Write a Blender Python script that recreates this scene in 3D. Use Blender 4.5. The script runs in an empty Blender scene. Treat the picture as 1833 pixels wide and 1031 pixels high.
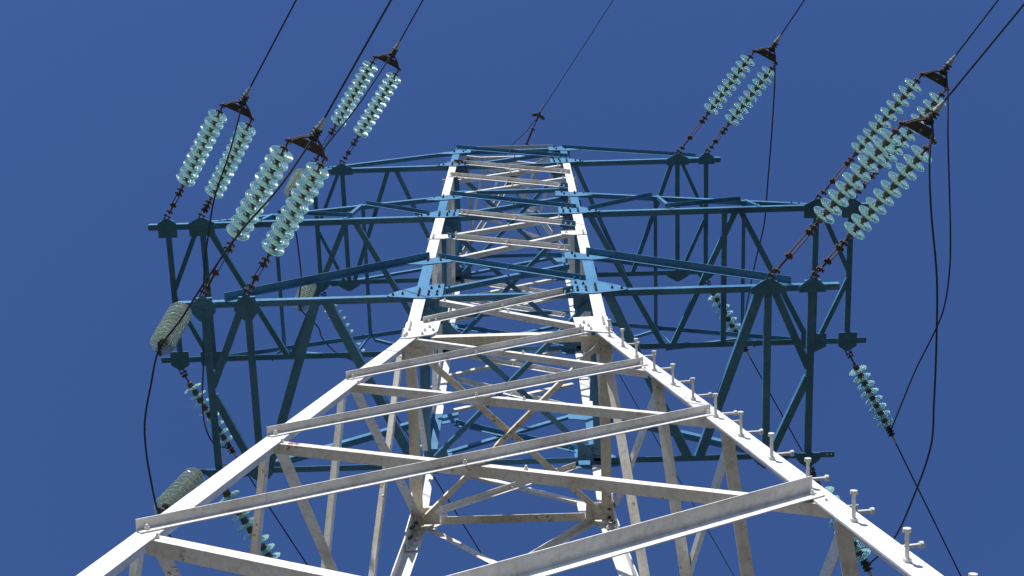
import bpy, math, random
from mathutils import Vector, Matrix, Quaternion
random.seed(7)
S = bpy.context.scene
COL = S.collection
V = Vector
PI = math.pi

# ------------------------------------------------------------------ camera, sky, sun, exposure
Z0 = 15.164                                   # height of the tower's waist above the ground
CAM_AT = V((0.2015, -5.2756, 1.6))
cam_d = bpy.data.cameras.new("Camera")
cam = bpy.data.objects.new("Camera", cam_d)
COL.objects.link(cam)
cam_d.sensor_width = 36.0
cam_d.lens = 36.0 * 2623.414 / 1833.0
cam_d.clip_start = 0.05
cam_d.clip_end = 5000.0
rt = V((0.99952312, 0.03085245, 0.00128703))
up = V((0.02934813, -0.96209781, 0.27112081))
fw = V((-0.00960299, 0.27095375, 0.96254447))
m = Matrix((rt, up, -fw)).transposed().to_4x4()
m.translation = CAM_AT
cam.matrix_world = m
S.camera = cam

SUN_EL, SUN_AZ = math.radians(32.0), math.radians(-14.0)     # azimuth measured from -Y (behind the camera) towards +X
to_sun = V((math.cos(SUN_EL) * math.sin(SUN_AZ), -math.cos(SUN_EL) * math.cos(SUN_AZ), math.sin(SUN_EL)))
world = bpy.data.worlds.new("World")
S.world = world
world.use_nodes = True
wn = world.node_tree
sky = wn.nodes.new("ShaderNodeTexSky")
sky.sky_type = 'NISHITA'
sky.sun_disc = False
sky.sun_elevation = SUN_EL
sky.sun_rotation = math.atan2(to_sun.x, to_sun.y)
sky.altitude = 0.0
sky.air_density = 1.0
sky.dust_density = 0.0
sky.ozone_density = 10.0
bg = wn.nodes["Background"]
bg.inputs["Strength"].default_value = 0.124
hue = wn.nodes.new("ShaderNodeMix")                 # clear dry-air sky: a little less green than the stock model
hue.data_type = 'RGBA'
hue.blend_type = 'MULTIPLY'
hue.inputs[0].default_value = 1.0
hue.inputs[7].default_value = (1.0, 0.90, 1.0, 1.0)
wn.links.new(sky.outputs[0], hue.inputs[6])
wn.links.new(hue.outputs[2], bg.inputs["Color"])
sun_d = bpy.data.lights.new("Sun", 'SUN')
sun_d.energy = 5.0
sun_d.angle = math.radians(0.5)
sun_d.color = (1.0, 0.965, 0.91)
sun = bpy.data.objects.new("Sun", sun_d)
COL.objects.link(sun)
sun.rotation_euler = to_sun.to_track_quat('Z', 'Y').to_euler()
sun.location = to_sun * 60
S.view_settings.view_transform = 'Standard'
S.view_settings.look = 'None'
S.view_settings.exposure = 0.32
S.view_settings.gamma = 1.0
S.view_settings.use_curve_mapping = False

# ------------------------------------------------------------------ materials
def mat(name):
    M = bpy.data.materials.new(name)
    M.use_nodes = True
    nt = M.node_tree
    return M, nt, nt.nodes["Principled BSDF"]

def pos(nt, scale=(1, 1, 1)):
    g = nt.nodes.new("ShaderNodeNewGeometry")
    mp = nt.nodes.new("ShaderNodeMapping")
    mp.inputs["Scale"].default_value = scale
    nt.links.new(g.outputs["Position"], mp.inputs["Vector"])
    return mp.outputs[0]

def noise(nt, vec, scale, detail=4, rough=0.6):
    n = nt.nodes.new("ShaderNodeTexNoise")
    n.inputs["Scale"].default_value = scale
    n.inputs["Detail"].default_value = detail
    n.inputs["Roughness"].default_value = rough
    nt.links.new(vec, n.inputs["Vector"])
    return n.outputs["Fac"]

def ramp(nt, fac, stops):
    r = nt.nodes.new("ShaderNodeValToRGB")
    e = r.color_ramp.elements
    e[0].position, e[0].color = stops[0][0], (*stops[0][1], 1)
    e[1].position, e[1].color = stops[-1][0], (*stops[-1][1], 1)
    for p, c in stops[1:-1]:
        k = e.new(p)
        k.color = (*c, 1)
    nt.links.new(fac, r.inputs[0])
    return r.outputs["Color"]

def mix(nt, fac, a, b, mode='MIX'):
    n = nt.nodes.new("ShaderNodeMix")
    n.data_type = 'RGBA'
    n.blend_type = mode
    for sock, val in ((n.inputs[0], fac), (n.inputs[6], a), (n.inputs[7], b)):
        if isinstance(val, bpy.types.NodeSocket):
            nt.links.new(val, sock)
        elif isinstance(val, (int, float)):
            sock.default_value = val
        else:
            sock.default_value = (*val, 1)
    return n.outputs[2]

def bump(nt, bs, fac, strength, dist=0.004):
    b = nt.nodes.new("ShaderNodeBump")
    b.inputs["Strength"].default_value = strength
    b.inputs["Distance"].default_value = dist
    nt.links.new(fac, b.inputs["Height"])
    nt.links.new(b.outputs[0], bs.inputs["Normal"])

def painted(name, base, worn, rust_amt, rough):
    M, nt, bs = mat(name)
    p = pos(nt)
    big = noise(nt, p, 1.7, 5)
    chalk = tuple(min(0.82, v * 1.12 + 0.02) for v in base)
    c = ramp(nt, big, [(0.30, worn), (0.50, base), (0.58, base), (0.72, chalk)])
    drip = ramp(nt, noise(nt, pos(nt, (1, 1, 0.12)), 22, 5, 0.6), [(0.36, (0.80, 0.77, 0.73)), (0.52, (1, 1, 1))])
    c = mix(nt, 0.7, c, drip, 'MULTIPLY')
    fine = noise(nt, p, 26, 6, 0.7)
    c = mix(nt, 0.35, c, ramp(nt, fine, [(0.3, (0.62, 0.60, 0.57)), (0.6, (1, 1, 1))]), 'MULTIPLY')
    spots = noise(nt, pos(nt, (1, 1, 0.55)), 9, 8, 0.75)
    rf = ramp(nt, spots, [(rust_amt, (0, 0, 0)), (rust_amt + 0.06, (1, 1, 1))])
    patch = ramp(nt, noise(nt, p, 0.9, 3), [(0.46, (0, 0, 0)), (0.56, (1, 1, 1))])
    rm = mix(nt, 1.0, rf, patch, 'MULTIPLY')
    rust = ramp(nt, fine, [(0.35, (0.10, 0.035, 0.015)), (0.7, (0.30, 0.13, 0.06))])
    c = mix(nt, rm, c, rust)
    nt.links.new(c, bs.inputs["Base Color"])
    bs.inputs["Roughness"].default_value = rough
    bs.inputs["Specular IOR Level"].default_value = 0.3
    bump(nt, bs, fine, 0.25)
    return M

WHITE = painted("white_paint", (0.74, 0.73, 0.705), (0.60, 0.575, 0.53), 0.66, 0.42)
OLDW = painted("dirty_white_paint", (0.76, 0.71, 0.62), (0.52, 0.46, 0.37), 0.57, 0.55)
BLUE = painted("blue_paint", (0.072, 0.222, 0.375), (0.044, 0.150, 0.272), 0.64, 0.38)

def plain(name, a, b, rough, metal=0.0, sc=30):
    M, nt, bs = mat(name)
    f = noise(nt, pos(nt), sc, 5)
    nt.links.new(ramp(nt, f, [(0.32, a), (0.68, b)]), bs.inputs["Base Color"])
    bs.inputs["Roughness"].default_value = rough
    bs.inputs["Metallic"].default_value = metal
    bump(nt, bs, f, 0.3)
    return M

RUST = plain("rusty_fittings", (0.035, 0.021, 0.017), (0.12, 0.066, 0.050), 0.75)
DARK = plain("dark_steel", (0.025, 0.022, 0.02), (0.065, 0.056, 0.048), 0.7)
BOLT = plain("dark_bolts", (0.015, 0.02, 0.026), (0.04, 0.05, 0.06), 0.5)
CAPM = plain("cast_cap", (0.06, 0.055, 0.05), (0.13, 0.115, 0.10), 0.6)
GALV = plain("galvanised_sleeve", (0.28, 0.27, 0.26), (0.52, 0.50, 0.48), 0.5, 0.3)
CABLE = plain("weathered_cable", (0.012, 0.013, 0.016), (0.035, 0.036, 0.04), 0.55, 0.2, 120)
CONC = plain("footing_concrete", (0.28, 0.27, 0.25), (0.42, 0.40, 0.37), 0.9, 0, 8)

def glass_material(name, g1, g2, trc, dfc, solid):
    M, nt, bs = mat(name)
    n = noise(nt, pos(nt), 9, 2)
    bs.inputs["Roughness"].default_value = 0.07
    nt.links.new(ramp(nt, n, [(0.3, g1), (0.7, g2)]), bs.inputs["Base Color"])
    bs.inputs["IOR"].default_value = 1.48
    bs.inputs["Transmission Weight"].default_value = 1.0
    tr = nt.nodes.new("ShaderNodeBsdfTranslucent")
    tr.inputs["Color"].default_value = (*trc, 1)
    df = nt.nodes.new("ShaderNodeBsdfDiffuse")
    df.inputs["Color"].default_value = (*dfc, 1)
    a = nt.nodes.new("ShaderNodeMixShader")
    a.inputs[0].default_value = 0.55
    nt.links.new(tr.outputs[0], a.inputs[1])
    nt.links.new(df.outputs[0], a.inputs[2])
    b = nt.nodes.new("ShaderNodeMixShader")
    b.inputs[0].default_value = solid
    nt.links.new(bs.outputs[0], b.inputs[1])
    nt.links.new(a.outputs[0], b.inputs[2])
    nt.links.new(b.outputs[0], nt.nodes["Material Output"].inputs["Surface"])
    return M
GLASS = glass_material("mint_glass", (0.78, 0.97, 0.93), (0.88, 0.99, 0.97), (0.64, 0.96, 0.84), (0.60, 0.90, 0.78), 0.27)
OLDGLASS = glass_material("dusty_glass", (0.62, 0.74, 0.68), (0.76, 0.84, 0.79), (0.46, 0.56, 0.49), (0.66, 0.74, 0.67), 0.20)

def ground_material():
    M, nt, bs = mat("grass_and_bounce_patch")
    p = pos(nt)
    grass = ramp(nt, noise(nt, p, 0.35, 6), [(0.35, (0.042, 0.045, 0.018)), (0.5, (0.060, 0.058, 0.026)), (0.68, (0.032, 0.042, 0.014))])
    bounce_patch = ramp(nt, noise(nt, p, 0.9, 6), [(0.35, (0.36, 0.29, 0.20)), (0.65, (0.30, 0.235, 0.155))])
    ln = nt.nodes.new("ShaderNodeVectorMath"); ln.operation = 'LENGTH'
    nt.links.new(p, ln.inputs[0])
    wob = nt.nodes.new("ShaderNodeMath"); wob.operation = 'MULTIPLY_ADD'      # ragged rim of the pale ground patch, unseen, added to bounce light upward
    nt.links.new(noise(nt, p, 0.5, 5), wob.inputs[0])
    wob.inputs[1].default_value = 4.0
    nt.links.new(ln.outputs["Value"], wob.inputs[2])
    sc = nt.nodes.new("ShaderNodeMath"); sc.operation = 'MULTIPLY'; sc.inputs[1].default_value = 0.05
    nt.links.new(wob.outputs[0], sc.inputs[0])
    c = mix(nt, ramp(nt, sc.outputs[0], [(0.40, (0, 0, 0)), (0.44, (1, 1, 1))]), bounce_patch, grass)
    c = mix(nt, 0.5, c, ramp(nt, noise(nt, p, 14, 8, 0.7), [(0.3, (0.6, 0.6, 0.6)), (0.7, (1, 1, 1))]), 'MULTIPLY')
    nt.links.new(c, bs.inputs["Base Color"])
    bs.inputs["Roughness"].default_value = 0.95
    bump(nt, bs, noise(nt, p, 6, 8), 0.6, 0.05)
    return M

# ------------------------------------------------------------------ mesh helpers
class MB:
    def __init__(s):
        s.v, s.f, s.mi, s.sm = [], [], [], []
    def add(s, vs, fs, mi=0, smooth=False):
        o = len(s.v)
        s.v += [V(x) for x in vs]
        for f in fs:
            s.f.append([o + i for i in f]); s.mi.append(mi); s.sm.append(smooth)
    def bar(s, p1, p2, u, v, w1, w2, t, mi=0):
        """rolled steel angle: heel from p1 to p2, one flange along u, the other along v"""
        p1, p2 = V(p1), V(p2)
        a = (p2 - p1).normalized()
        u = V(u); u = (u - a * u.dot(a)).normalized()
        v = V(v); v = v - a * v.dot(a); v = (v - u * v.dot(u)).normalized()
        prof = [(0, 0), (w1, 0), (w1, t), (t, t), (t, w2), (0, w2)]
        vs = [p + u * x + v * y for p in (p1, p2) for x, y in prof]
        fs = [[i, (i + 1) % 6, 6 + (i + 1) % 6, 6 + i] for i in range(6)]
        fs += [[0, 3, 2, 1], [0, 5, 4, 3], [6, 7, 8, 9], [6, 9, 10, 11]]
        if a.dot(u.cross(v)) > 0:
            pass
        else:
            fs = [f[::-1] for f in fs]
        fs = [f[::-1] for f in fs[:6]] + fs[6:] if False else fs
        s.add(vs, fs, mi)
    def box(s, c, ax, half, mi=0):
        c = V(c); x, y, z = [V(q) for q in ax]
        vs = [c + x * (half[0] * i) + y * (half[1] * j) + z * (half[2] * k) for i in (-1, 1) for j in (-1, 1) for k in (-1, 1)]
        s.add(vs, [[0, 1, 3, 2], [4, 6, 7, 5], [0, 4, 5, 1], [2, 3, 7, 6], [0, 2, 6, 4], [1, 5, 7, 3]], mi)
    def cyl(s, p1, p2, r1, r2=None, n=10, mi=0, smooth=True, caps=True):
        p1, p2 = V(p1), V(p2); r2 = r1 if r2 is None else r2
        a = (p2 - p1).normalized()
        x = a.orthogonal().normalized(); y = a.cross(x)
        ring = [(math.cos(2 * PI * i / n), math.sin(2 * PI * i / n)) for i in range(n)]
        vs = [p1 + (x * c + y * d) * r1 for c, d in ring] + [p2 + (x * c + y * d) * r2 for c, d in ring]
        s.add(vs, [[i, (i + 1) % n, n + (i + 1) % n, n + i] for i in range(n)], mi, smooth)
        if caps:
            s.add(vs, [list(range(n))[::-1], list(range(n, 2 * n))], mi)
    def nut(s, p, nrm, r=0.019, h=0.022, mi=0):
        r *= 0.85; h *= 0.72
        p = V(p); nrm = V(nrm).normalized()
        s.cyl(p, p + nrm * h, r, r, 6, mi, False)
        s.cyl(p + nrm * h, p + nrm * (h + 0.014), r * 0.55, r * 0.55, 8, mi, True)
    def plate(s, pts, nrm, t, mi=0):
        """flat polygon pts thickened by t along nrm"""
        pts = [V(p) for p in pts]; nrm = V(nrm).normalized(); n = len(pts)
        area = sum(((pts[i] - pts[0]).cross(pts[(i + 1) % n] - pts[0]) for i in range(n)), V())
        if area.dot(nrm) < 0:
            pts = pts[::-1]
        vs = pts + [p + nrm * t for p in pts]
        s.add(vs, [list(range(n))[::-1], list(range(n, 2 * n))] + [[i, (i + 1) % n, n + (i + 1) % n, n + i] for i in range(n)], mi)
    def tube(s, pts, r, n=8, mi=0):
        pts = [V(p) for p in pts]; N = len(pts)
        prev = None; vs = []
        for i, p in enumerate(pts):
            a = (pts[min(i + 1, N - 1)] - pts[max(i - 1, 0)]).normalized()
            x = a.orthogonal().normalized() if prev is None else (prev - a * prev.dot(a)).normalized()
            prev = x; y = a.cross(x)
            vs += [p + (x * math.cos(2 * PI * k / n) + y * math.sin(2 * PI * k / n)) * r for k in range(n)]
        fs = [[i * n + k, i * n + (k + 1) % n, (i + 1) * n + (k + 1) % n, (i + 1) * n + k] for i in range(N - 1) for k in range(n)]
        s.add(vs, fs, mi, True)
        s.add(vs, [list(range(n))[::-1], [(N - 1) * n + k for k in range(n)]], mi)
    def torus(s, c, axis, R, r, n=14, k=8, mi=0):
        c = V(c); a = V(axis).normalized(); x = a.orthogonal().normalized(); y = a.cross(x)
        vs = []
        for i in range(n):
            d = x * math.cos(2 * PI * i / n) + y * math.sin(2 * PI * i / n)
            vs += [c + d * (R + r * math.cos(2 * PI * j / k)) + a * (r * math.sin(2 * PI * j / k)) for j in range(k)]
        s.add(vs, [[i * k + j, ((i + 1) % n) * k + j, ((i + 1) % n) * k + (j + 1) % k, i * k + (j + 1) % k] for i in range(n) for j in range(k)], mi, True)
    def mesh(s, name, mats):
        me = bpy.data.meshes.new(name)
        me.from_pydata([tuple(v) for v in s.v], [], s.f)
        for M_ in mats if isinstance(mats, (list, tuple)) else [mats]:
            me.materials.append(M_)
        for p, i, q in zip(me.polygons, s.mi, s.sm):
            p.material_index = i; p.use_smooth = q
        import bmesh
        bm = bmesh.new(); bm.from_mesh(me)
        bmesh.ops.recalc_face_normals(bm, faces=bm.faces)
        bm.to_mesh(me); bm.free()
        return me
    def build(s, name, mats, parent=None):
        return link(name, s.mesh(name, mats), parent)

def link(name, data, parent=None, loc=None):
    o = bpy.data.objects.new(name, data)
    COL.objects.link(o)
    if parent:
        o.parent = parent
    if loc is not None:
        o.location = loc
    return o

def tag(o, label, cat, group=None):
    o["label"] = label; o["category"] = cat
    if group:
        o["group"] = group
    return o

def thing(name, loc, label, cat, group=None):
    return tag(link(name, None, None, loc), label, cat, group)

def catmull(pts, k=8):
    pts = [V(p) for p in pts]
    P = [pts[0] * 2 - pts[1]] + pts + [pts[-1] * 2 - pts[-2]]
    out = []
    for i in range(1, len(P) - 2):
        a, b, c, d = P[i - 1:i + 3]
        for j in range(k):
            t = j / k
            out.append(0.5 * ((2 * b) + (c - a) * t + (2 * a - 5 * b + 4 * c - d) * t * t + (3 * b - a - 3 * c + d) * t ** 3))
    out.append(pts[-1])
    return out

# ------------------------------------------------------------------ ground
g = MB()
n = 40; R = 900.0
vs = []; fs = []
for i in range(n + 1):
    for j in range(n + 1):
        x = ((i / n) * 2 - 1); y = ((j / n) * 2 - 1)
        X, Y = math.copysign(abs(x) ** 1.8, x) * R, math.copysign(abs(y) ** 1.8, y) * R
        r = math.hypot(X, Y)
        h = max(0.0, min(1.0, (r - 15) / 60)) * (0.6 * math.sin(X * 0.05 + 1) * math.cos(Y * 0.04) - 0.3)
        vs.append((X, Y, h))
for i in range(n):
    for j in range(n):
        a = i * (n + 1) + j
        fs.append([a, a + n + 1, a + n + 2, a + 1])
g.add(vs, fs)
gr = g.build("ground", ground_material())
gr["kind"] = "structure"

# ------------------------------------------------------------------ the tower (waist at z = 0 in these coordinates)
SL, SU = 0.148, 0.0068
def hw(z):
    """half width of the square body at height z above the waist"""
    return 1 - SL * z if z < 0 else 1 - SU * z
ARM_Z = (1.45, 5.346, 8.998)
ARM_END = (3.536, 4.783, 3.296)
ATT_IN = (2.777, 4.063, 2.620)
ATT_OUT = (3.241, 4.520, 3.069)

tower = thing("lattice_tower", (0, 0, 0), "tall steel lattice tower painted in white and blue bands, carrying six crossarms", "power pylon")
troot = tower
def T(p):
    return V((p[0], p[1], p[2] + Z0))
class TB(MB):
    """mesh builder that works in waist coordinates"""
    def mesh(s, name, mats):
        s.v = [T(v) for v in s.v]
        return MB.mesh(s, name, mats)

def rotf(face, p):
    """turn a point given on the near face to face 0 near, 1 right, 2 far, 3 left"""
    x, y, z = p
    return V(((x, y, z), (-y, x, z), (-x, -y, z), (y, -x, z))[face])

# legs, with painted bands
def is_blue(z):
    return 1.40 < z < 3.10 or 5.30 < z < 6.70 or 8.95 < z < 10.45
legs = {}
for sx in (-1, 1):
    for sy in (-1, 1):
        b = TB()
        cuts = [-15.0, 0.0, 1.40, 3.10, 5.30, 6.70, 8.95, 10.45]
        for z1, z2 in zip(cuts, cuts[1:]):
            w, t = (0.14, 0.012) if z2 <= 0 else ((0.125, 0.011) if z2 < 5.5 else (0.11, 0.010))
            p1, p2 = V((sx * hw(z1), sy * hw(z1), z1)), V((sx * hw(z2), sy * hw(z2), z2))
            b.bar(p1, p2, (-sx, 0, 0), (0, -sy, 0), w, w, t, 1 if is_blue((z1 + z2) / 2) else 0)
        legs[sx, sy] = b.build("leg", [WHITE, BLUE], troot)
        f = TB()
        c = V((sx * hw(-15.0), sy * hw(-15.0), -15.0))
        f.box(c + V((-sx * 0.05, -sy * 0.05, 0)), ((1, 0, 0), (0, 1, 0), (0, 0, 1)), (0.22, 0.22, 0.015))
        f.box(c + V((-sx * 0.05, -sy * 0.05, -0.215)), ((1, 0, 0), (0, 1, 0), (0, 0, 1)), (0.4, 0.4, 0.2))
        f.build("footing", CONC, troot)

# step bolts up the near right leg
def step_bolt(base, d):
    b = TB()
    base = V(base); d = V(d).normalized()
    j = V((random.uniform(-.02, .02), random.uniform(-.02, .02), random.uniform(-.02, .02)))
    d = (d + j).normalized()
    b.cyl(base, base + d * 0.158, 0.0105, n=10)
    b.cyl(base + d * 0.146, base + d * 0.166, 0.0195, n=12)
    b.cyl(base, base + d * 0.018, 0.021, n=6, smooth=False)
    b.build("step_bolt", WHITE, legs[1, -1])
nf = V((0, -1, SL)).normalized(); nr = V((1, 0, SL)).normalized()
for z in (-0.37, -0.95, -1.50, -2.14, -2.75, -3.34, -3.93, -4.53, -5.16, -5.80, -6.50, -7.18, -7.86):
    step_bolt((hw(z) - 0.08, -hw(z) - 0.001, z), nf)
for z in (-0.52, -1.17, -1.80, -2.40, -2.95, -3.61, -4.21, -4.84, -5.46, -6.16, -6.80, -7.45, -8.1):
    step_bolt((hw(z) + 0.001, -hw(z) + 0.057, z), nr)

# diagonal bracing of the four faces
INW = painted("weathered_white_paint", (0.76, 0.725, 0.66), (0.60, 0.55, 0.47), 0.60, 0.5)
def brace(face, q1, q2, kind, M, w, name="diagonal_brace", wout=None, bolts=True, tips=()):
    """q = (lateral x, z) on the face. kind 'out': lies on the leg's outer side, flange standing outwards along the top edge;
    'in': bolted inside the leg, flange turned inwards along the bottom edge; 'intop': turned inwards along the top edge"""
    b = TB()
    off = {'out': -0.002, 'in': 0.014, 'intop': 0.014}[kind]
    P1 = V((q1[0], -hw(q1[1]) + off, q1[1])); P2 = V((q2[0], -hw(q2[1]) + off, q2[1]))
    nrm = V((0, -1, SL if (q1[1] + q2[1]) < 0 else SU)).normalized()
    a = (P2 - P1).normalized()
    inface = nrm.cross(a)
    if inface.z < 0:
        inface = -inface
    wo = wout or w
    t = 0.007
    if kind == 'out':
        u, v = -inface, nrm
    elif kind == 'in':
        u, v = inface, -nrm
    else:
        u, v = -inface, -nrm
    h1, h2 = P1 - u * w * 0.5, P2 - u * w * 0.5
    R_ = lambda p: rotf(face, p)
    Lb = (h2 - h1).length
    mats = [M]
    s1, s2 = 0.0, Lb
    for end, ln, tm in tips:
        mats.append(tm)
        if end == 0:
            b.bar(R_(h1), R_(h1 + a * ln), R_(u), R_(v), w, wo, t, len(mats) - 1); s1 = ln
        else:
            b.bar(R_(h2 - a * ln), R_(h2), R_(u), R_(v), w, wo, t, len(mats) - 1); s2 = Lb - ln
    b.bar(R_(h1 + a * s1), R_(h1 + a * s2), R_(u), R_(v), w, wo, t)
    if bolts:
        L = (P2 - P1).length
        ts = [0.05, L - 0.05] + ([0.13, L - 0.13] if L < 2.2 and kind == 'out' else []) + [L * 0.5]
        base = nrm * (t if kind == 'out' else 0)
        for d in ts:
            b.nut(R_(P1 + a * d + base), R_(nrm), 0.017, 0.02)
            if kind != 'out':
                b.nut(R_(P1 + a * d - nrm * t), R_(-nrm), 0.015, 0.016)
    return b.build(name, mats, troot)

def ext(x1, z1, x2, z2, e1, e2):
    """stretch a measured line so that it ends a given distance inside the legs"""
    for _ in range(4):
        k = (z2 - z1) / (x2 - x1)
        X1 = -(hw(z1) - e1); z1, x1 = z1 + k * (X1 - x1), X1
        X2 = hw(z2) - e2; z2, x2 = z2 + k * (X2 - x2), X2
    return (x1, z1), (x2, z2)

NODES = [0.0, -2.05, -4.05, -6.20, -8.85, -11.80, -14.6]
near_out = [(-1.259, -2.112, 0.771, -0.104, .03, .25), (-1.586, -4.14, 1.185, -1.864, .02, .09), (-1.883, -6.318, 1.491, -3.833, .02, .07), (0.3026, -7.159, 1.7634, -6.001, .02, .08)]
near_in = [(-0.787, -0.157, 1.193, -2.044, .12, .10), (-1.146, -2.296, 1.537, -3.93, .10, .03), (-1.47, -4.286, 1.755, -6.061, .10, .04), (-1.771, -6.429, -0.647, -7.171, .10, .04)]
for k in range(6):
    za, zb = NODES[k], NODES[k + 1]
    w = (0.063, 0.063, 0.066, 0.098, 0.11, 0.11)[k]
    wi = (0.060, 0.066, 0.072, 0.084, 0.10, 0.10)[k]
    for face in range(4):
        if k >= 4:
            continue
        if face == 0:
            brace(0, *ext(*near_out[k]), 'out', WHITE, w)
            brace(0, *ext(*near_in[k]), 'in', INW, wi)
        else:
            top = 0.12 if k == 0 else 0.04
            A, B_ = (-(hw(zb) - 0.03), zb), (hw(za - 0.04) - 0.03 - top, za - 0.04)
            C_, D_ = (-(hw(za - 0.04) - 0.05 - top), za - 0.04), (hw(zb) - 0.05, zb)
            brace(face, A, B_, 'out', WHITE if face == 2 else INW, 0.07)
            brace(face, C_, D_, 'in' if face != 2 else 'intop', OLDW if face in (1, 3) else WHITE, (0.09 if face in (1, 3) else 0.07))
low = TB()                                        # the panels below the frame of the photo
for k in (4, 5):
    za, zb = NODES[k], NODES[k + 1]
    for face in range(4):
        for q1, q2, o in (((-hw(zb), zb), (hw(za), za), -0.002), ((-hw(za), za), (hw(zb), zb), 0.014)):
            P1 = rotf(face, (q1[0] + .04, -hw(q1[1]) + o, q1[1])); P2 = rotf(face, (q2[0] - .04, -hw(q2[1]) + o, q2[1]))
            nrm = rotf(face, (0, -1, SL)); low.bar(P1, P2, (0, 0, 1), nrm if o < 0 else -nrm, 0.1, 0.1, 0.009)
lo = low.build("base_bracing", WHITE, troot)
lo["kind"] = "stuff"

UP_OUT = [(-.82, .40, .72, 1.43, WHITE), (-.83, 3.06, .84, 1.86, BLUE), (-.76, 4.08, .72, 3.27, WHITE), (-.66, 5.47, .84, 4.54, WHITE),
          (-.84, 6.70, .89, 5.56, BLUE), (-.90, 8.12, .83, 7.00, WHITE), (-.886, 9.17, .90, 8.04, WHITE), (-.90, 10.51, .91, 9.38, BLUE)]
UP_IN = [(-.70, 1.32, .72, .27, WHITE), (-.68, 1.80, .69, 2.70, BLUE), (-.68, 3.11, .72, 4.22, WHITE), (-.70, 4.34, .70, 5.20, WHITE),
         (-.68, 5.58, .81, 6.49, BLUE), (-.75, 6.87, .84, 7.85, WHITE), (-.76, 7.93, .79, 8.85, WHITE), (-.68, 9.13, .84, 10.15, BLUE)]
for face in range(4):
    for i, (x1, z1, x2, z2, M) in enumerate(UP_OUT):
        tips = {0: ((1, .14, BLUE),), 2: ((0, .10, BLUE),), 3: ((1, .20, BLUE),), 5: ((1, .12, BLUE),), 6: ((0, .17, RUST),)}.get(i, ())
        brace(face, (x1, z1), (x2, z2), 'out', M, 0.066 if i == 0 else 0.06, tips=tips if face == 0 else ())
    for i, (x1, z1, x2, z2, M) in enumerate(UP_IN):
        brace(face, (x1, z1), (x2, z2), 'in' if face != 2 else 'intop', M, 0.06)
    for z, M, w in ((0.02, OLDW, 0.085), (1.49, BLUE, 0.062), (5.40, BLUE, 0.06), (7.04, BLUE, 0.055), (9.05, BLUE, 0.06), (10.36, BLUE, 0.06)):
        if face in (1, 3) and z < 9.5:
            continue
        brace(face, (-hw(z) + 0.27 if z < 5 else -hw(z) + .12, z), (hw(z) - 0.27 if z < 5 else hw(z) - .12, z), 'in', M, w, "horizontal_strut", bolts=False)

# level frames inside the body: side members, crossed bars and corner plates
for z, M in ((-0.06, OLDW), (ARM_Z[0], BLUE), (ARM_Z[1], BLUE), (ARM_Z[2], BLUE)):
    w = hw(z)
    for sx in (-1, 1):
        b = TB()
        b.bar((sx * (w - 0.016), -w + 0.03, z), (sx * (w - 0.016), w - 0.03, z), (-sx, 0, 0), (0, 0, 1), 0.10 if z < 0 else 0.085, 0.07, 0.008)
        for y in (-w + .09, -w + .17, w - .09, w - .17):
            b.nut((sx * (w - 0.07), y, z), (0, 0, -1), 0.017, 0.02)
        b.build("side_strut", M, troot)
    e = w - 0.12
    cw = 0.062
    for i, (x1, x2) in enumerate(((-e, e), (e, -e))):
        b = TB()
        zz = z - 0.012 - 0.009 * i
        d = V((x2 - x1, 2 * e, 0)).normalized(); u = V((d.y, -d.x, 0))
        b.bar(V((x1, -e, zz)) - u * cw / 2, V((x2, e, zz)) - u * cw / 2, u, (0, 0, 1 if i == 0 else -1), cw, cw * 0.9, 0.007)
        b.nut((0, 0, zz - 0.007), (0, 0, -1))
        b.build("level_crossbar", M, troot)
    for sx in (-1, 1):
        for sy in (-1, 1):
            b = TB()
            c = w - 0.02
            q = [(c - .02, c - .02), (c - .27, c - .02), (c - .27, c - .17), (c - .18, c - .20), (c - .02, c - .22)]
            if sy > 0:
                q = [(c - .02, c - .02), (c - .26, c - .02), (c - .25, c - .20), (c - .02, c - .21)]
            b.plate([(sx * x, sy * y, z + 0.009) for x, y in q], (0, 0, 1), 0.009)
            for x, y in ((.08, .08), (.18, .08), (.08, .16)):
                b.nut((sx * (c - x), sy * (c - y), z + 0.009), (0, 0, -1), 0.016, 0.018)
            b.build("corner_plate", M, troot)

# gusset plates on the faces
def clip(poly, z, above):
    out = []
    for i, (x1, z1) in enumerate(poly):
        x2, z2 = poly[(i + 1) % len(poly)]
        in1, in2 = (z1 >= z) == above or z1 == z, (z2 >= z) == above or z2 == z
        if in1:
            out.append((x1, z1))
        if in1 != in2:
            t = (z - z1) / (z2 - z1)
            out.append((x1 + (x2 - x1) * t, z))
    return out
def gusset(face, poly, M, bolts, name="gusset_plate"):
    b = TB()
    for above in (True, False):
        q = clip(poly, 0.0, above)
        if len(q) > 2:
            nrm = rotf(face, (0, -1, SU if above else SL))
            b.plate([rotf(face, (x, -hw(z) - 0.0025, z)) for x, z in q], nrm, 0.009)
    for x, z in bolts:
        nrm = rotf(face, (0, -1, SU if z > 0 else SL))
        b.nut(rotf(face, (x, -hw(z) - 0.0115, z)), nrm, 0.018, 0.022, 1)
    b.build(name, [M, BOLT if M is BLUE else WHITE], troot)
WG = [(-0.9975, 0.47), (-1.0, 0.0), (-1.0225, -0.152), (-0.944, -0.155), (-0.72, 0.02), (-0.675, 0.12), (-0.661, 0.446), (-0.87, 0.469)]
WB = [(-0.955, 0.38), (-0.955, 0.31), (-0.955, 0.24), (-0.955, 0.17), (-0.97, 0.03), (-0.975, -0.03), (-0.985, -0.09), (-0.80, .13), (-.72, .13), (-.82, .02), (-.76, .24)]
AG = [(-1.29, 0.025), (-1.20, 0.17), (-0.99, 0.36), (-0.69, 0.44), (-0.69, -0.09), (-0.90, -0.13), (-1.25, -0.03)]
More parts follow.
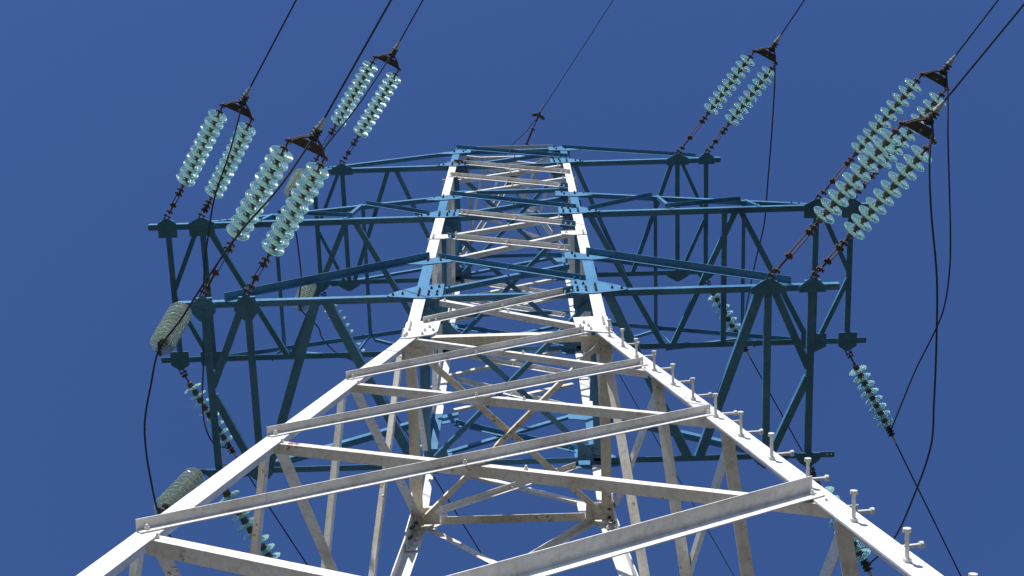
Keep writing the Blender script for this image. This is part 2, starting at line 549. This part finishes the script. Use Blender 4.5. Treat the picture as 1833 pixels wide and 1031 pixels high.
AB = [(-0.945, 0.20), (-0.945, 0.14), (-0.945, 0.08), (-0.945, 0.02), (-0.945, -0.04), (-0.82, .24), (-.74, .29), (-.84, .09), (-.75, .09), (-.84, -.02), (-.75, -.02), (-1.22, .02), (-1.12, .05)]
TG = [(-1.19, 2.815), (-0.98, 2.98), (-0.83, 3.10), (-0.665, 3.17), (-0.66, 2.85), (-0.975, 2.76)]
TBo = [(-0.93, 3.0), (-0.93, 2.92), (-0.75, 3.06), (-0.78, 2.92)]
for face in range(4):
    for s in (1, -1):
        gusset(face, [(s * x, z) for x, z in WG], WHITE, [(s * x, z) for x, z in WB])
        if face in (0, 2):
            for i, za in enumerate(ARM_Z):
                k = hw(za) - hw(1.45); sc = (1, .82, .72)[i]
                f = lambda x: s * (x - k if x > -5 else x)
                gusset(face, [(s * (-(hw(za + 0.1)) + (x + hw(1.45)) * (sc if x < -1 else 1) ), za + z * sc) for x, z in AG], BLUE,
                       [(s * (-hw(za) + (x + hw(1.45)) * (sc if x < -1 else 1)), za + z * sc) for x, z in AB])
                zt = (0, 3.58, 7.22)[i]
                gusset(face, [(s * (x + 0.012 * i), z + zt) for x, z in TG], BLUE, [(s * (x + .01 * i), z + zt) for x, z in TBo])
# small splice plates on the near legs between the arms
for s in (-1, 1):
    z = 4.15
    gusset(0, [(s * -0.972, z - .10), (s * -0.972, z + .10), (s * -0.66, z + .10), (s * -0.66, z - .06), (s * -0.80, z - .12)], WHITE,
           [(s * -.93, z + .05), (s * -.93, z - .02), (s * -.93, z - .08), (s * -.72, z)])
# doubling plates with bolts inside the far legs at the waist
for sx in (-1, 1):
    b = TB()
    y = 1 - 0.016
    b.plate([(sx * (1 - .02), y, .20), (sx * .80, y, .20), (sx * .80, y, -.02), (sx * .86, y + .012, -.12), (sx * .93, y + .06, -.48), (sx * 1.045, y + .06, -.48)], (0, -1, 0), 0.01)
    for z in (.13, .03, -.10, -.20, -.30, -.40):
        b.nut((sx * (.92 - min(z, 0) * .13), y - 0.012 - min(z, 0) * .13, z), (0, -1, 0), 0.022, 0.034, 0)
    x = 1 - 0.016
    b.plate([(sx * x, 1 - .03, .16), (sx * x, 1 - .24, .12), (sx * (x + .01), 1 - .26, -.12), (sx * (x + .06), 1 - .17, -.50), (sx * (x + .06), 1 + .03, -.50)], (-sx, 0, 0), 0.01)
    for z in (.06, -.07, -.20, -.32, -.42):
        for yy in ((.93, .84) if z in (-.07, -.32) else (.89,)):
            b.nut((sx * (x - 0.012 - min(z, 0) * .12), yy - min(z, 0) * .12, z), (-sx, 0, 0), 0.018, 0.024, 1)
    b.build("splice_plate", [WHITE, BOLT], troot)

# peak that carries the earth wire
APEX = V((0, 0, 12.48))
pk = TB()
for sx in (-1, 1):
    for sy in (-1, 1):
        w = hw(10.35)
        pk.bar((sx * w, sy * w, 10.35), (sx * 0.05, sy * 0.05, 12.44), (-sx, 0, 0), (0, -sy, 0), 0.07, 0.07, 0.007)
peak = pk.build("earth_wire_peak", WHITE, troot)
def at_peak(z):
    t = (z - 10.35) / (12.44 - 10.35)
    return hw(10.35) * (1 - t) + 0.05 * t
for face in range(4):
    for z1, z2, w in ((10.75, 10.75, .05), (11.45, 11.45, .045), (10.55, 11.35, .045), (11.35, 11.95, .04)):
        b = TB()
        a1, a2 = at_peak(z1) - .02, at_peak(z2) - .02
        b.bar(rotf(face, (-a1, -a1 + .012, z1)), rotf(face, (a2, -a2 + .012, z2)), (0, 0, 1), rotf(face, (0, 1, 0)), w, w, 0.005)
        b.build("peak_strut", WHITE, peak)
b = TB()
b.bar((-0.90, -0.855, 10.62), (0.71, -0.855, 10.56), (0, 0, 1), (0, -1, 0), 0.05, 0.085, 0.006)
b.build("peak_strut", WHITE, peak)
b = TB()
b.box((0, 0, 12.44), ((1, 0, 0), (0, 1, 0), (0, 0, 1)), (0.10, 0.10, 0.01))
b.box((0, 0, 12.48), ((1, 0, 0), (0, 1, 0), (0, 0, 1)), (0.012, 0.13, 0.05))
b.build("cap_plate", DARK, peak)

# ------------------------------------------------------------------ crossarms (right ones are the left ones turned half round)
TOP_ROOT = (3.06, 6.62, 10.26)
TOP_TIP = ((3.03, 1.50), (3.95, 5.44), (2.92, 9.12))
MID = (1.99, 2.10, 1.84)                    # where the big diagonals meet on one chord
def crossarm(i, s):
    z, L, a, A = ARM_Z[i], ARM_END[i], ATT_IN[i], ATT_OUT[i]
    w = hw(z)
    R_ = (lambda p: V(p)) if s < 0 else (lambda p: V((-p[0], -p[1], p[2])))      # modelled on the left, turned for the right
    arm = link("crossarm", None, troot)
    def part(name, b, M=BLUE):
        return b.build(name, M, arm)
    cv, ch = ((0.080, 0.066), (0.08, 0.076), (0.08, 0.075))[i]
    for sy in (-1, 1):
        main = TB()
        main.bar(R_((-L, sy * w, z)), R_((-(w - 0.14), sy * w, z)), (0, 0, 1), R_((0, -sy, 0)), cv, ch, 0.007)
        for x in (-L + .035, -L + .085):                                          # pale flat discs standing in for tip holes with bright sky behind
            main.nut(R_((x, sy * (w - 0.04), z)), (0, 0, -1), 0.011, 0.008, 1)
        for x in (-w - .12, -w - .25):
            main.nut(R_((x, sy * (w - 0.04), z)), (0, 0, -1), 0.014, 0.016)
        part("bottom_chord", main, [BLUE, GALV])
    # sloping upper chords
    zr = TOP_ROOT[i]; tx, tz = TOP_TIP[i]
    wr = hw(zr)
    for sy in (-1, 1):
        b = TB()
        p1, p2 = V((-tx, sy * w, tz)), V((-wr + .06, sy * wr, zr))
        near_side = (sy < 0) == (s < 0)     # near the camera
        ysgn = sy
        # left arm: lower and top arms differ in how their angles are turned
        if (i == 0 and near_side):
            b.bar(R_(p1), R_(p2), (0, 0, -1), R_((0, ysgn, 0)), 0.055, 0.086, 0.007)
        elif i == 0:
            b.bar(R_(p1), R_(p2), (0, 0, 1), R_((0, ysgn, 0)), 0.07, 0.075, 0.007)
        elif i == 1:
            b.bar(R_(p1), R_(p2), (0, 0, 1), R_((0, -ysgn, 0)), 0.065, 0.06, 0.006)
        else:
            turned = (s < 0) == (near_side)
            b.bar(R_(p1), R_(p2), (0, 0, 1 if turned else -1), R_((0, -ysgn if turned else ysgn, 0)), 0.06, 0.06, 0.006)
        for t in (0.03, 0.06, 0.95, 0.98):
            q = p1.lerp(p2, t)
            b.nut(R_(q + V((0, sy * 0.004, 0.03))), R_((0, sy, 0)), 0.014, 0.016)
        part("upper_chord", b)
    # plan bracing, laid under the bottom chords
    st_w = (0.080, 0.076, 0.070)[i]
    dg_w = (0.100, 0.072, 0.066)[i]
    def flat(name, q1, q2, wd, zz, side=1, tall=None, cut=(0, 0)):
        b = TB()
        p1, p2 = V((q1[0], q1[1], z - zz)), V((q2[0], q2[1], z - zz))
        d = (p2 - p1).normalized(); p1 = p1 + d * cut[0]; p2 = p2 - d * cut[1]
        u = V((d.y, -d.x, 0))
        if (abs(d.x) > .05 and R_(u).y < 0) or (abs(d.x) <= .05 and R_(u).x < 0):
            u = -u                                   # upright flange on the edge towards the sun
        b.bar(R_(p1 - u * wd / 2), R_(p2 - u * wd / 2), R_(u), (0, 0, 1), wd, tall or wd * 0.8, 0.007)
        for p in (p1 + d * .05, p2 - d * .05):
            b.nut(R_(p), (0, 0, -1), 0.014, 0.014)
        part(name, b)
    e = w - 0.01
    flat("cross_strut", (-A, -e), (-A, e), st_w, 0.009)
    flat("cross_strut", (-a, -e), (-a, e), st_w, 0.009)
    y0 = w - 0.04
    # the W of long diagonals between the inner attachment and the body; direction alternates from arm to arm
    if i == 1:
        flat("diagonal_brace", (-a + .06, -y0), (-3.06, y0), dg_w, 0.018, 1)
        flat("diagonal_brace", (-3.00, y0), (-2.16, -y0), dg_w, 0.018, -1)
        flat("diagonal_brace", (-2.04, -y0), (-1.05, w - .012), dg_w, 0.018, 1)
        if s > 0:
            flat("cross_strut", (-2.85, -e), (-2.85, e), st_w * 0.95, 0.009)
        flat("knee_brace", (-a - .07, -y0 + .03), (-A + .01, -0.05), dg_w * .85, 0.027, -1)
        flat("knee_brace", (-A + .01, 0.05), (-a - .05, y0), dg_w * .85, 0.027, 1)
    else:
        mx = -MID[i]
        ra = -a + .08
        flat("diagonal_brace", (ra, y0), (mx - .06, -y0), dg_w, 0.018, -1)
        flat("diagonal_brace", (mx + .06, -y0), (-w - .07, w - .012), dg_w, 0.018, 1)
        flat("knee_brace", (-a - .06, -y0 + .02), (-A + .02, -0.04), dg_w * .8, 0.027, -1)
        flat("knee_brace", (-A + .02, 0.06), (-a - .06, y0), dg_w * .8, 0.027, 1)
    # attachment plates for the insulators
    for x, kind in ((A, 0), (a, 1)):
        for sy in (-1, 1):
            b = TB()
            hw_, ins = ((0.125, 0.17) if kind == 0 else (0.17, 0.16))
            if i == 0 and (sy > 0) == (s < 0):
                q = [(.02, .095), (.13, .0), (.13, -.075), (-.13, -.075), (-.13, .0), (-.02, .095)]
            elif i == 0 and s > 0:
                q = [(.02, .095), (hw_ + .02, -.01), (hw_ + .02, -.072), (-hw_ - .02, -.072), (-hw_ - .02, -.01), (-.02, .095)]
            elif i == 0:
                q = [(0, .095), (.13, -.01), (.13, -.09), (.05, -.20), (-.05, -.20), (-.14, -.09), (-.14, -.01)]
            elif i == 1:
                q = [(.02, .095), (hw_, .02), (hw_, -ins), (-hw_, -ins), (-hw_, .02), (-.02, .095)]
            else:
                q = [(.02, .095), (hw_, .01), (hw_, -.09), (-hw_, -.09), (-hw_, .01), (-.02, .095)]
            b.plate([R_((-x + X, sy * (w + Y), z - 0.0345)) for X, Y in q], (0, 0, -1), 0.012)
            b.box(R_((-x, sy * (w + .02), z - 0.016)), ((1, 0, 0), (0, 1, 0), (0, 0, 1)), (0.09, 0.035, 0.0175))
            for X, Y in ((-.07, -.04), (.07, -.04), (0, -.07)):
                b.nut(R_((-x + X, sy * (w + Y), z - 0.0465)), (0, 0, -1), 0.013, 0.012)
            part("attachment_plate", b)
    # the middle arms are trusses: posts, short diagonals and struts between the upper chords
    if i == 1:
        def chord_at(x):
            t = (x - wr) / (tx - wr)
            return V((-x, wr + (w - wr) * t, zr + (tz - zr) * t))
        for x, xb in ((2.02, 2.15), (3.17, 3.30)):
            c = chord_at(x)
            for sy in (-1, 1):
                b = TB()
                b.bar(R_((-x, sy * (c.y + .008), c.z + .05)), R_((-xb, sy * (w + .008), z + .03)), (-s * 0 - 1 if s < 0 else 1, 0, 0), R_((0, -sy, 0)), 0.045, 0.045, 0.005)
                b.nut(R_((-xb + .02, sy * (w + .014), z + .05)), R_((0, sy, 0)), 0.014, 0.016)
                part("post", b)
                b = TB()
                xe = 1.05 if x < 2.5 else 2.08
                b.bar(R_((-x + .05, sy * (c.y + .008), c.z + .02)), R_((-xe, sy * (w + .008), z + .10)), (0, 0, -1), R_((0, sy, 0)), 0.04, 0.055, 0.005)
                part("web_diagonal", b)
            b = TB()
            b.bar(R_((-x - .02, -c.y, c.z - .01)), R_((-x - .02, c.y, c.z - .01)), R_((1, 0, 0)), (0, 0, 1), 0.05, 0.05, 0.005)
            part("top_strut", b)
    return arm
for i in range(3):
    for s in (-1, 1):
        crossarm(i, s)

# ------------------------------------------------------------------ insulators
def disc_meshes():
    prof = [(0.030, 0.000), (0.050, 0.001), (0.080, 0.005), (0.106, 0.011), (0.1215, 0.017), (0.1275, 0.022), (0.1285, 0.027), (0.1265, 0.0315), (0.1210, 0.0325),
            (0.115, 0.025), (0.107, 0.021), (0.104, 0.034), (0.098, 0.034), (0.095, 0.019), (0.084, 0.017), (0.081, 0.033), (0.075, 0.033),
            (0.072, 0.016), (0.059, 0.015), (0.056, 0.031), (0.050, 0.031), (0.047, 0.014), (0.018, 0.013)]
    b = MB(); n = 28
    vs = [(r * math.cos(2 * PI * k / n), r * math.sin(2 * PI * k / n), h) for r, h in prof for k in range(n)]
    fs = [[i * n + k, i * n + (k + 1) % n, (i + 1) * n + (k + 1) % n, (i + 1) * n + k] for i in range(len(prof) - 1) for k in range(n)]
    b.add(vs, fs, 0, True)
    b.add(vs, [list(range(n)), [(len(prof) - 1) * n + k for k in range(n)]], 0)
    glass = b.mesh("glass_disc", GLASS)
    dusty = glass.copy(); dusty.materials[0] = OLDGLASS
    c = MB()
    pr = [(0.0, -0.072), (0.026, -0.072), (0.036, -0.060), (0.041, -0.035), (0.046, -0.004), (0.046, 0.003)]
    n = 16
    for (r1, h1), (r2, h2) in zip(pr, pr[1:]):
        c.cyl((0, 0, h1), (0, 0, h2), max(r1, .001), r2, n, 0, True, False)
    c.cyl((0, 0, 0.018), (0, 0, 0.072), 0.013, 0.011, 8)
    c.cyl((0, 0, 0.0235), (0, 0, 0.032), 0.026, 0.020, 12)
    cap = c.mesh("metal_cap", CAPM)
    return glass, dusty, cap
GLASS_ME, DUSTY_ME, CAP_ME = disc_meshes()

def add_disc(root, p, d, me=None):
    o = link("glass_disc", me or GLASS_ME, root, p)
    o.rotation_mode = 'QUATERNION'
    q = V(d).to_track_quat('Z', 'Y') @ Quaternion((0, 0, 1), random.uniform(0, 6))
    o.rotation_quaternion = q
    link("metal_cap", CAP_ME, o)

def shackle(b, p, d):
    d = V(d).normalized(); x = d.cross(V((0, 0, 1))).normalized()
    pts = [p - x * .022 + d * .06, p - x * .026, p - x * .015 - d * .03, p + x * .015 - d * .03, p + x * .026, p + x * .022 + d * .06]
    b.tube(catmull(pts, 4), 0.008, 8)
    b.cyl(p - x * .045 + d * .055, p + x * .045 + d * .055, 0.011, n=8)
    b.box(p + x * .042 + d * .055, (x, d, x.cross(d)), (0.008, 0.017, 0.017))

def knot(b, p, d, sc=1.0):
    """bolted joint between two links"""
    d = V(d).normalized(); x = d.cross(V((0, 0, 1))).normalized(); y = d.cross(x)
    b.box(p, (x, d, y), (0.017 * sc, 0.030 * sc, 0.015 * sc))
    b.cyl(p - x * .045 * sc, p + x * .045 * sc, 0.010 * sc, n=8)
    b.cyl(p + d * .03 - y * .034 * sc, p + d * .03 + y * .034 * sc, 0.010 * sc, n=8)
    b.box(p + x * .040 * sc, (x, d, y), (0.007, 0.016, 0.016))
    b.box(p - x * .040 * sc, (x, d, y), (0.007, 0.016, 0.016))

def links(root, G, E, d):
    """rods and shackles from the attachment plate G to the first disc E"""
    b = MB(); d = V(d).normalized()
    x = d.cross(V((0, 0, 1))).normalized(); y = d.cross(x)
    L = (E - G).length
    shackle(b, G, d)
    knot(b, G + d * .13, d, .9)
    b.cyl(G + d * .13, G + d * (L * .38), 0.013, n=8)
    k1 = L * .40
    knot(b, G + d * k1, d, .9)
    for sgn in (-1, 1):
        b.box(G + d * ((k1 + L - .17) / 2) + x * .020 * sgn, (x, d, y), (0.0045, (L - .17 - k1) / 2 + .02, 0.015))
    knot(b, G + d * (L - .17), d, 1.05)
    knot(b, G + d * (L - .10), d, .95)
    b.cyl(G + d * (L - .10), E, 0.016, n=8)
    b.build("link_rods", RUST, root)

WHERE = {(0, -1): "lowest left crossarm", (1, -1): "long middle left crossarm", (2, -1): "top left crossarm",
         (0, 1): "lowest right crossarm", (1, 1): "long middle right crossarm", (2, 1): "top right crossarm"}
CLAMP = {(0, -1): (-1.818, -2.895, 0.727), (1, -1): (-3.250, -2.691, 4.698), (2, -1): (-1.654, -2.810, 8.284),
         (0, 1): (4.221, -2.879, 0.708), (1, 1): (5.469, -2.815, 4.625), (2, 1): (3.973, -2.725, 8.310)}
NEAR_DIR = {(0, -1): (0.518, -0.796, -0.314), (1, -1): (0.521, -0.794, -0.314), (2, -1): (0.507, -0.803, -0.314),
            (2, 1): (0.473, -0.823, -0.314), (1, 1): (0.482, -0.818, -0.314), (0, 1): (0.506, -0.804, -0.314)}

def clamp_mesh(b, c, d):
    """bolted tension clamp: c its centre, d the way the conductor leaves"""
    d = V(d).normalized(); x = d.cross(V((0, 0, 1))).normalized(); y = d.cross(x)
    b.cyl(c - d * .10, c + d * .07, 0.022, 0.026, 10)
    for k in range(4):
        p = c + d * (-.075 + k * .042)
        b.torus(p, d, 0.034, 0.011, 14, 8)
        b.cyl(p - x * .05 + y * .02, p + x * .05 + y * .02, 0.008, n=6)
    b.box(c - y * .035, (x, d, y), (0.014, 0.10, 0.022))

def near_string(key):
    i, s = key
    w = hw(ARM_Z[i])
    base = V((s * (ATT_IN[i] + ATT_OUT[i]) / 2, -w - .085, ARM_Z[i] - .04))
    X = V(CLAMP[key])
    d = (X - base).normalized()
    root = thing("double_insulator_string", T(base), "pair of glass insulator strings pulling toward the viewer from the %s" % WHERE[key],
                 "insulator string", "double glass insulator strings on the near side")
    side = (V((1, 0, 0)) - d * d.x); side = V((side.x, side.y, side.z)).normalized()
    half = 0.197
    cor = {sg: X - base - d * 0.215 + side * half * sg for sg in (-1, 1)}
    nd = 9 if key == (2, 1) else 10
    for sg in (-1, 1):
        att = ATT_IN[i] if sg * s < 0 else ATT_OUT[i]
        G = V((s * att, base.y, base.z)) - base
        Y = cor[sg]
        sd = (Y - G).normalized()
        last = Y - sd * 0.20
        for k in range(nd):
            add_disc(root, last - sd * (0.119 * (nd - 1 - k)), sd)
        links(root, G, last - sd * (0.119 * (nd - 1) + 0.05), sd)
        b = MB()
        b.cyl(last + sd * .06, Y, 0.012, n=8)
        knot(b, last + sd * .10, sd, .9)
        b.build("ball_link", RUST, root)
    b = MB()
    nrm = d.cross(side).normalized()
    b.plate([p - nrm * .006 for p in (cor[-1], cor[1], cor[1] + d * .105 - side * .085, cor[-1] + d * .105 + side * .12)], nrm, 0.012)
    for p in (cor[-1] + side * .02, cor[1] - side * .02, (cor[-1] + cor[1]) / 2 + d * .045):
        b.nut(p - nrm * .006, -nrm, 0.016, 0.006, 1)
    b.build("yoke_plate", [DARK, GALV], root)
    b = MB()
    ap = X - base - d * .03
    for sg in (-1, 1):
        for o in (-.014, .014):
            b.tube([cor[sg] + nrm * o, cor[sg] + d * .105 - side * sg * .09 + nrm * o, ap + nrm * o * .6], 0.0085, 8)
        knot(b, cor[sg], d, .7)
    b.build("yoke_link", RUST, root)
    b = MB()
    clamp_mesh(b, X - base, NEAR_DIR[key])
    b.build("tension_clamp", DARK, root)
    b = MB()
    nd_ = V(NEAR_DIR[key])
    c = X - base
    b.cyl(c + nd_ * .06, c + nd_ * .09, 0.034, 0.030, 10)
    b.cyl(c + nd_ * .09, c + nd_ * .13, 0.026, 0.030, 10)
    b.cyl(c + nd_ * .13, c + nd_ * .20, 0.024, 0.012, 10)
    b.build("sleeve", GALV, root)
for key in CLAMP:
    near_string(key)

RCLAMP = {(0, 1): (3.899, 2.252, 1.336), (1, 1): (5.126, 2.212, 5.235), (2, 1): (3.690, 2.154, 8.889),
          (0, -1): (-2.678, 2.115, 1.374), (1, -1): (-3.925, 2.194, 5.239), (2, -1): (-2.480, 2.183, 8.886)}
REAR_DIR = {(1, 1): (0.434, 0.897, -0.08), (2, 1): (0.468, 0.880, -0.08), (1, -1): (0.488, 0.869, -0.08), (2, -1): (0.477, 0.875, -0.08),
            (0, 1): (0.45, 0.889, -0.08), (0, -1): (0.48, 0.874, -0.08)}
for key, X in RCLAMP.items():
    i, s = key
    X = V(X)
    base = V((s * ATT_OUT[i], hw(ARM_Z[i]) + .085, ARM_Z[i] - .04))
    root = thing("insulator_string", T(base), "single slanting glass insulator string leading away behind the %s" % WHERE[key],
                 "insulator string", "single glass insulator strings on the far side")
    d = (X - base).normalized()
    c = X - base
    nd = 8
    b = MB()
    shackle(b, V((0, 0, 0)), d)
    knot(b, d * .10, d, .8)
    L = c.length
    first = L - .16 - .122 * (nd - 1)
    b.cyl(d * .08, d * (first - .05), 0.012, n=8)
    b.build("link_rods", RUST, root)
    for k in range(nd):
        add_disc(root, d * (first + .122 * k), d)
    b = MB()
    clamp_mesh(b, c, REAR_DIR[key])
    b.cyl(d * (L - .11), c, 0.012, n=8)
    b.build("tension_clamp", DARK, root)
    b = MB()
    rd = V(REAR_DIR[key])
    b.cyl(c + rd * .07, c + rd * .20, 0.022, 0.012, 10)
    b.build("sleeve", GALV, root)

# strings that hang from the left arm ends and hold the jumpers clear
HANG = [((-3.46, -.95, 1.41), (-3.424, -.895, .172), "hanging glass insulator stack under the near end of the lowest left crossarm"),
        ((-3.46, .95, 1.41), (-3.596, .874, .18), "hanging glass insulator stack under the far end of the lowest left crossarm"),
        ((-3.24, -.90, 8.96), (-3.242, -.807, 7.723), "hanging glass insulator stack under the near end of the top left crossarm"),
        ((-3.24, .90, 8.96), (-3.229, .903, 7.72), "hanging glass insulator stack under the far end of the top left crossarm")]
for a, e, lab in HANG:
    a, e = V(a), V(e)
    root = thing("hanging_insulator_string", T(a), lab, "insulator string", "hanging insulator stacks that carry the jumpers")
    d = (e - a).normalized(); L = (e - a).length
    b = MB()
    shackle(b, V((0, 0, -.01)), d)
    b.cyl(d * .02, d * .10, 0.011, n=8)
    b.build("link_rods", RUST, root)
    for k in range(9):
        add_disc(root, d * (.16 + .112 * k), d, DUSTY_ME)
    b = MB()
    b.cyl(d * (.16 + .112 * 8 + .05), d * (L - .02), 0.012, n=8)
    knot(b, d * (L - .06), d, .8)
    b.box(d * (L - .0), ((1, 0, 0), (0, 1, 0), (0, 0, 1)), (0.014, 0.05, 0.012))
    b.tube([d * L + V((0, y, -.02 + .03 * (y / .09) ** 2)) for y in (-.07, -.03, 0, .03, .07)], 0.015, 8)
    b.build("suspension_clamp", RUST, root)

# ------------------------------------------------------------------ conductors and jumpers
def wire(name, pts, r, label, cat, group=None, mat_=None, k=8):
    o = V(pts[0])
    b = MB()
    b.tube([V(p) - o for p in (catmull(pts, k) if k else pts)], r, 8)
    ob = b.build(name, mat_ or CABLE)
    ob.location = T(o)
    return tag(ob, label, cat, group)

def span(X, d, L, start):
    """sagging span leaving X along d, level after half its length L"""
    X, d = V(X), V(d).normalized()
    h = V((d.x, d.y, 0)); hl = h.length; h.normalize()
    m = d.z / hl
    out = []
    for k in range(61):
        q = start + (L - start) * (k / 60) ** 1.6
        out.append(X + h * q + V((0, 0, m * q - m * q * q / L)))
    return out
for key, X in CLAMP.items():
    wire("conductor", span(X, NEAR_DIR[key], 130, .12), 0.0105, "thick black conductor running overhead from the %s" % WHERE[key],
         "power line", "conductors running overhead on the near side", k=0)
for key, X in RCLAMP.items():
    wire("conductor", span(X, REAR_DIR[key], 220, .10), 0.0100, "black conductor running away downward behind the %s" % WHERE[key],
         "power line", "conductors running away on the far side", k=0)

JUMP = {
    (1, 1): [(5.478, -2.773, 4.625), (5.45, -2.447, 4.397), (5.406, -2.004, 4.165), (5.424, -1.002, 3.956), (5.46, -0.42, 4.004), (5.456, 0.126, 4.141), (5.38, 0.544, 4.303), (5.261, 1.086, 4.576), (5.19, 1.674, 4.915), (5.135, 2.20, 5.225)],
    (0, 1): [(4.234, -2.84, 0.708), (4.152, -2.472, 0.467), (4.132, -2.021, 0.257), (4.176, -1.388, 0.111), (4.205, -0.703, 0.118), (4.246, -0.075, 0.24), (4.286, 0.476, 0.415), (4.217, 1.161, 0.711), (4.12, 1.8, 1.047), (3.93, 2.245, 1.336)],
    (2, 1): [(3.983, -2.68, 8.31), (3.955, -2.28, 8.059), (3.876, -1.584, 7.765), (3.81, -0.769, 7.68), (3.785, -0.156, 7.771), (3.696, 0.504, 7.993), (3.64, 1.224, 8.342), (3.643, 1.781, 8.666), (3.69, 2.145, 8.889)],
    (1, -1): [(-3.262, -2.68, 4.698), (-3.402, -2.108, 4.313), (-3.589, -1.597, 4.095), (-3.696, -1.126, 4.009), (-3.781, -0.702, 4.006), (-3.868, -0.096, 4.102), (-3.983, 0.65, 4.345), (-4.113, 1.287, 4.633), (-4.155, 1.731, 4.867), (-4.102, 2.053, 5.065), (-3.935, 2.193, 5.239)],
    (0, -1): [(-1.830, -2.875, 0.727), (-2.167, -2.428, 0.413), (-2.545, -2.039, 0.22), (-2.891, -1.598, 0.13), (-3.171, -1.21, 0.11), (-3.424, -0.895, 0.145), (-3.51, -0.568, 0.03), (-3.575, -0.251, -0.068), (-3.600, 0.045, -0.063), (-3.605, 0.45, 0.02), (-3.596, 0.874, 0.153), (-3.53, 1.25, 0.36), (-3.30, 1.72, .85), (-2.95, 2.03, 1.20), (-2.70, 2.11, 1.374)],
    (2, -1): [(-1.680, -2.785, 8.284), (-2.192, -2.086, 7.854), (-2.676, -1.533, 7.691), (-3.02, -1.061, 7.675), (-3.242, -0.807, 7.695), (-3.19, -0.424, 7.537), (-3.15, -0.013, 7.471), (-3.15, 0.434, 7.536), (-3.229, 0.903, 7.693), (-3.0, 1.28, 7.856), (-2.969, 1.489, 7.975), (-2.818, 1.826, 8.267), (-2.575, 2.129, 8.708), (-2.48, 2.183, 8.886)],
}
for key, pts in JUMP.items():
    wire("jumper_cable", pts, 0.0105, "slack black jumper cable looping past the %s" % WHERE[key], "jumper cable", "jumper cables looping round the crossarms")

# earth wire at the very top
EW = V((0.52, -1.209, 12.094))
ed = (EW - APEX).normalized()
root = thing("earth_wire_clamp", T(APEX), "small dark bolted clamp and rods above the tower top on the thin middle wire", "wire clamp")
b = MB()
L = (EW - APEX).length
b.cyl(ed * .08, ed * (L - .12), 0.010, n=8)
for f in (.32, .55, .78):
    knot(b, ed * (L * f), ed, .8)
x = ed.cross(V((0, 0, 1))).normalized()
for o in (-.012, .012):
    b.cyl(ed * (L * .55) + x * o, ed * (L * .78) + x * o, 0.006, n=6)
b.build("link_rods", RUST, root)
b = MB()
for sg in (-1, 1):
    c = EW - APEX + x * .065 * sg - ed * .03
    b.torus(c, ed + x * .5 * sg + V((0, 0, .8)), 0.044, 0.020, 14, 8)
b.cyl(EW - APEX - ed * .14, EW - APEX + ed * .06, 0.018, n=8)
b.build("bolted_clamp", DARK, root)
b = MB()
b.cyl(EW - APEX + ed * .06, EW - APEX + ed * .2, 0.014, 0.008, 8)
b.build("sleeve", GALV, root)
wire("earth_wire", span(EW, (0.510, -0.801, -0.314), 130, .05), 0.0062, "thin black earth wire running overhead from the tower top toward the viewer", "earth wire", "earth wires on the tower top", k=0)
wire("earth_wire", span(APEX + V((0, .13, -.02)), (0.466, 0.881, -0.08), 220, .05), 0.0075, "thin black earth wire running away down behind the tower body", "earth wire", "earth wires on the tower top", k=0)
wire("earth_wire_jumper", [EW - ed * .08, V((0.448, -1.119, 12.05)), V((0.265, -0.907, 12.03)), V((0.022, -0.685, 12.04)), V((-0.124, -0.439, 12.05)), V((-.10, -.15, 12.15)), V((-.02, .05, 12.35)), V((.03, .15, 12.46))], 0.0062,
     "short slack loop of thin wire beside the small dark clamp at the tower top", "jumper cable")

# thin bird spikes on the far end of the lowest left arm
b = MB()
for dx, dy, h in ((-.10, -.16, .34), (-.07, -.16, .40), (.02, -.18, .42), (.06, -.10, .36)):
    b.cyl((0, 0, 0), (dx, dy, h), 0.0022, 0.0015, 6)
b.cyl((-.03, 0, -.01), (.05, 0, -.01), 0.006, n=6)
sp = b.build("bird_spikes", DARK)
sp.location = T((-3.22, 0.90, ARM_Z[0] + .075))
tag(sp, "thin wire bird spikes fanning up from the far end of the lowest left crossarm", "bird spikes")
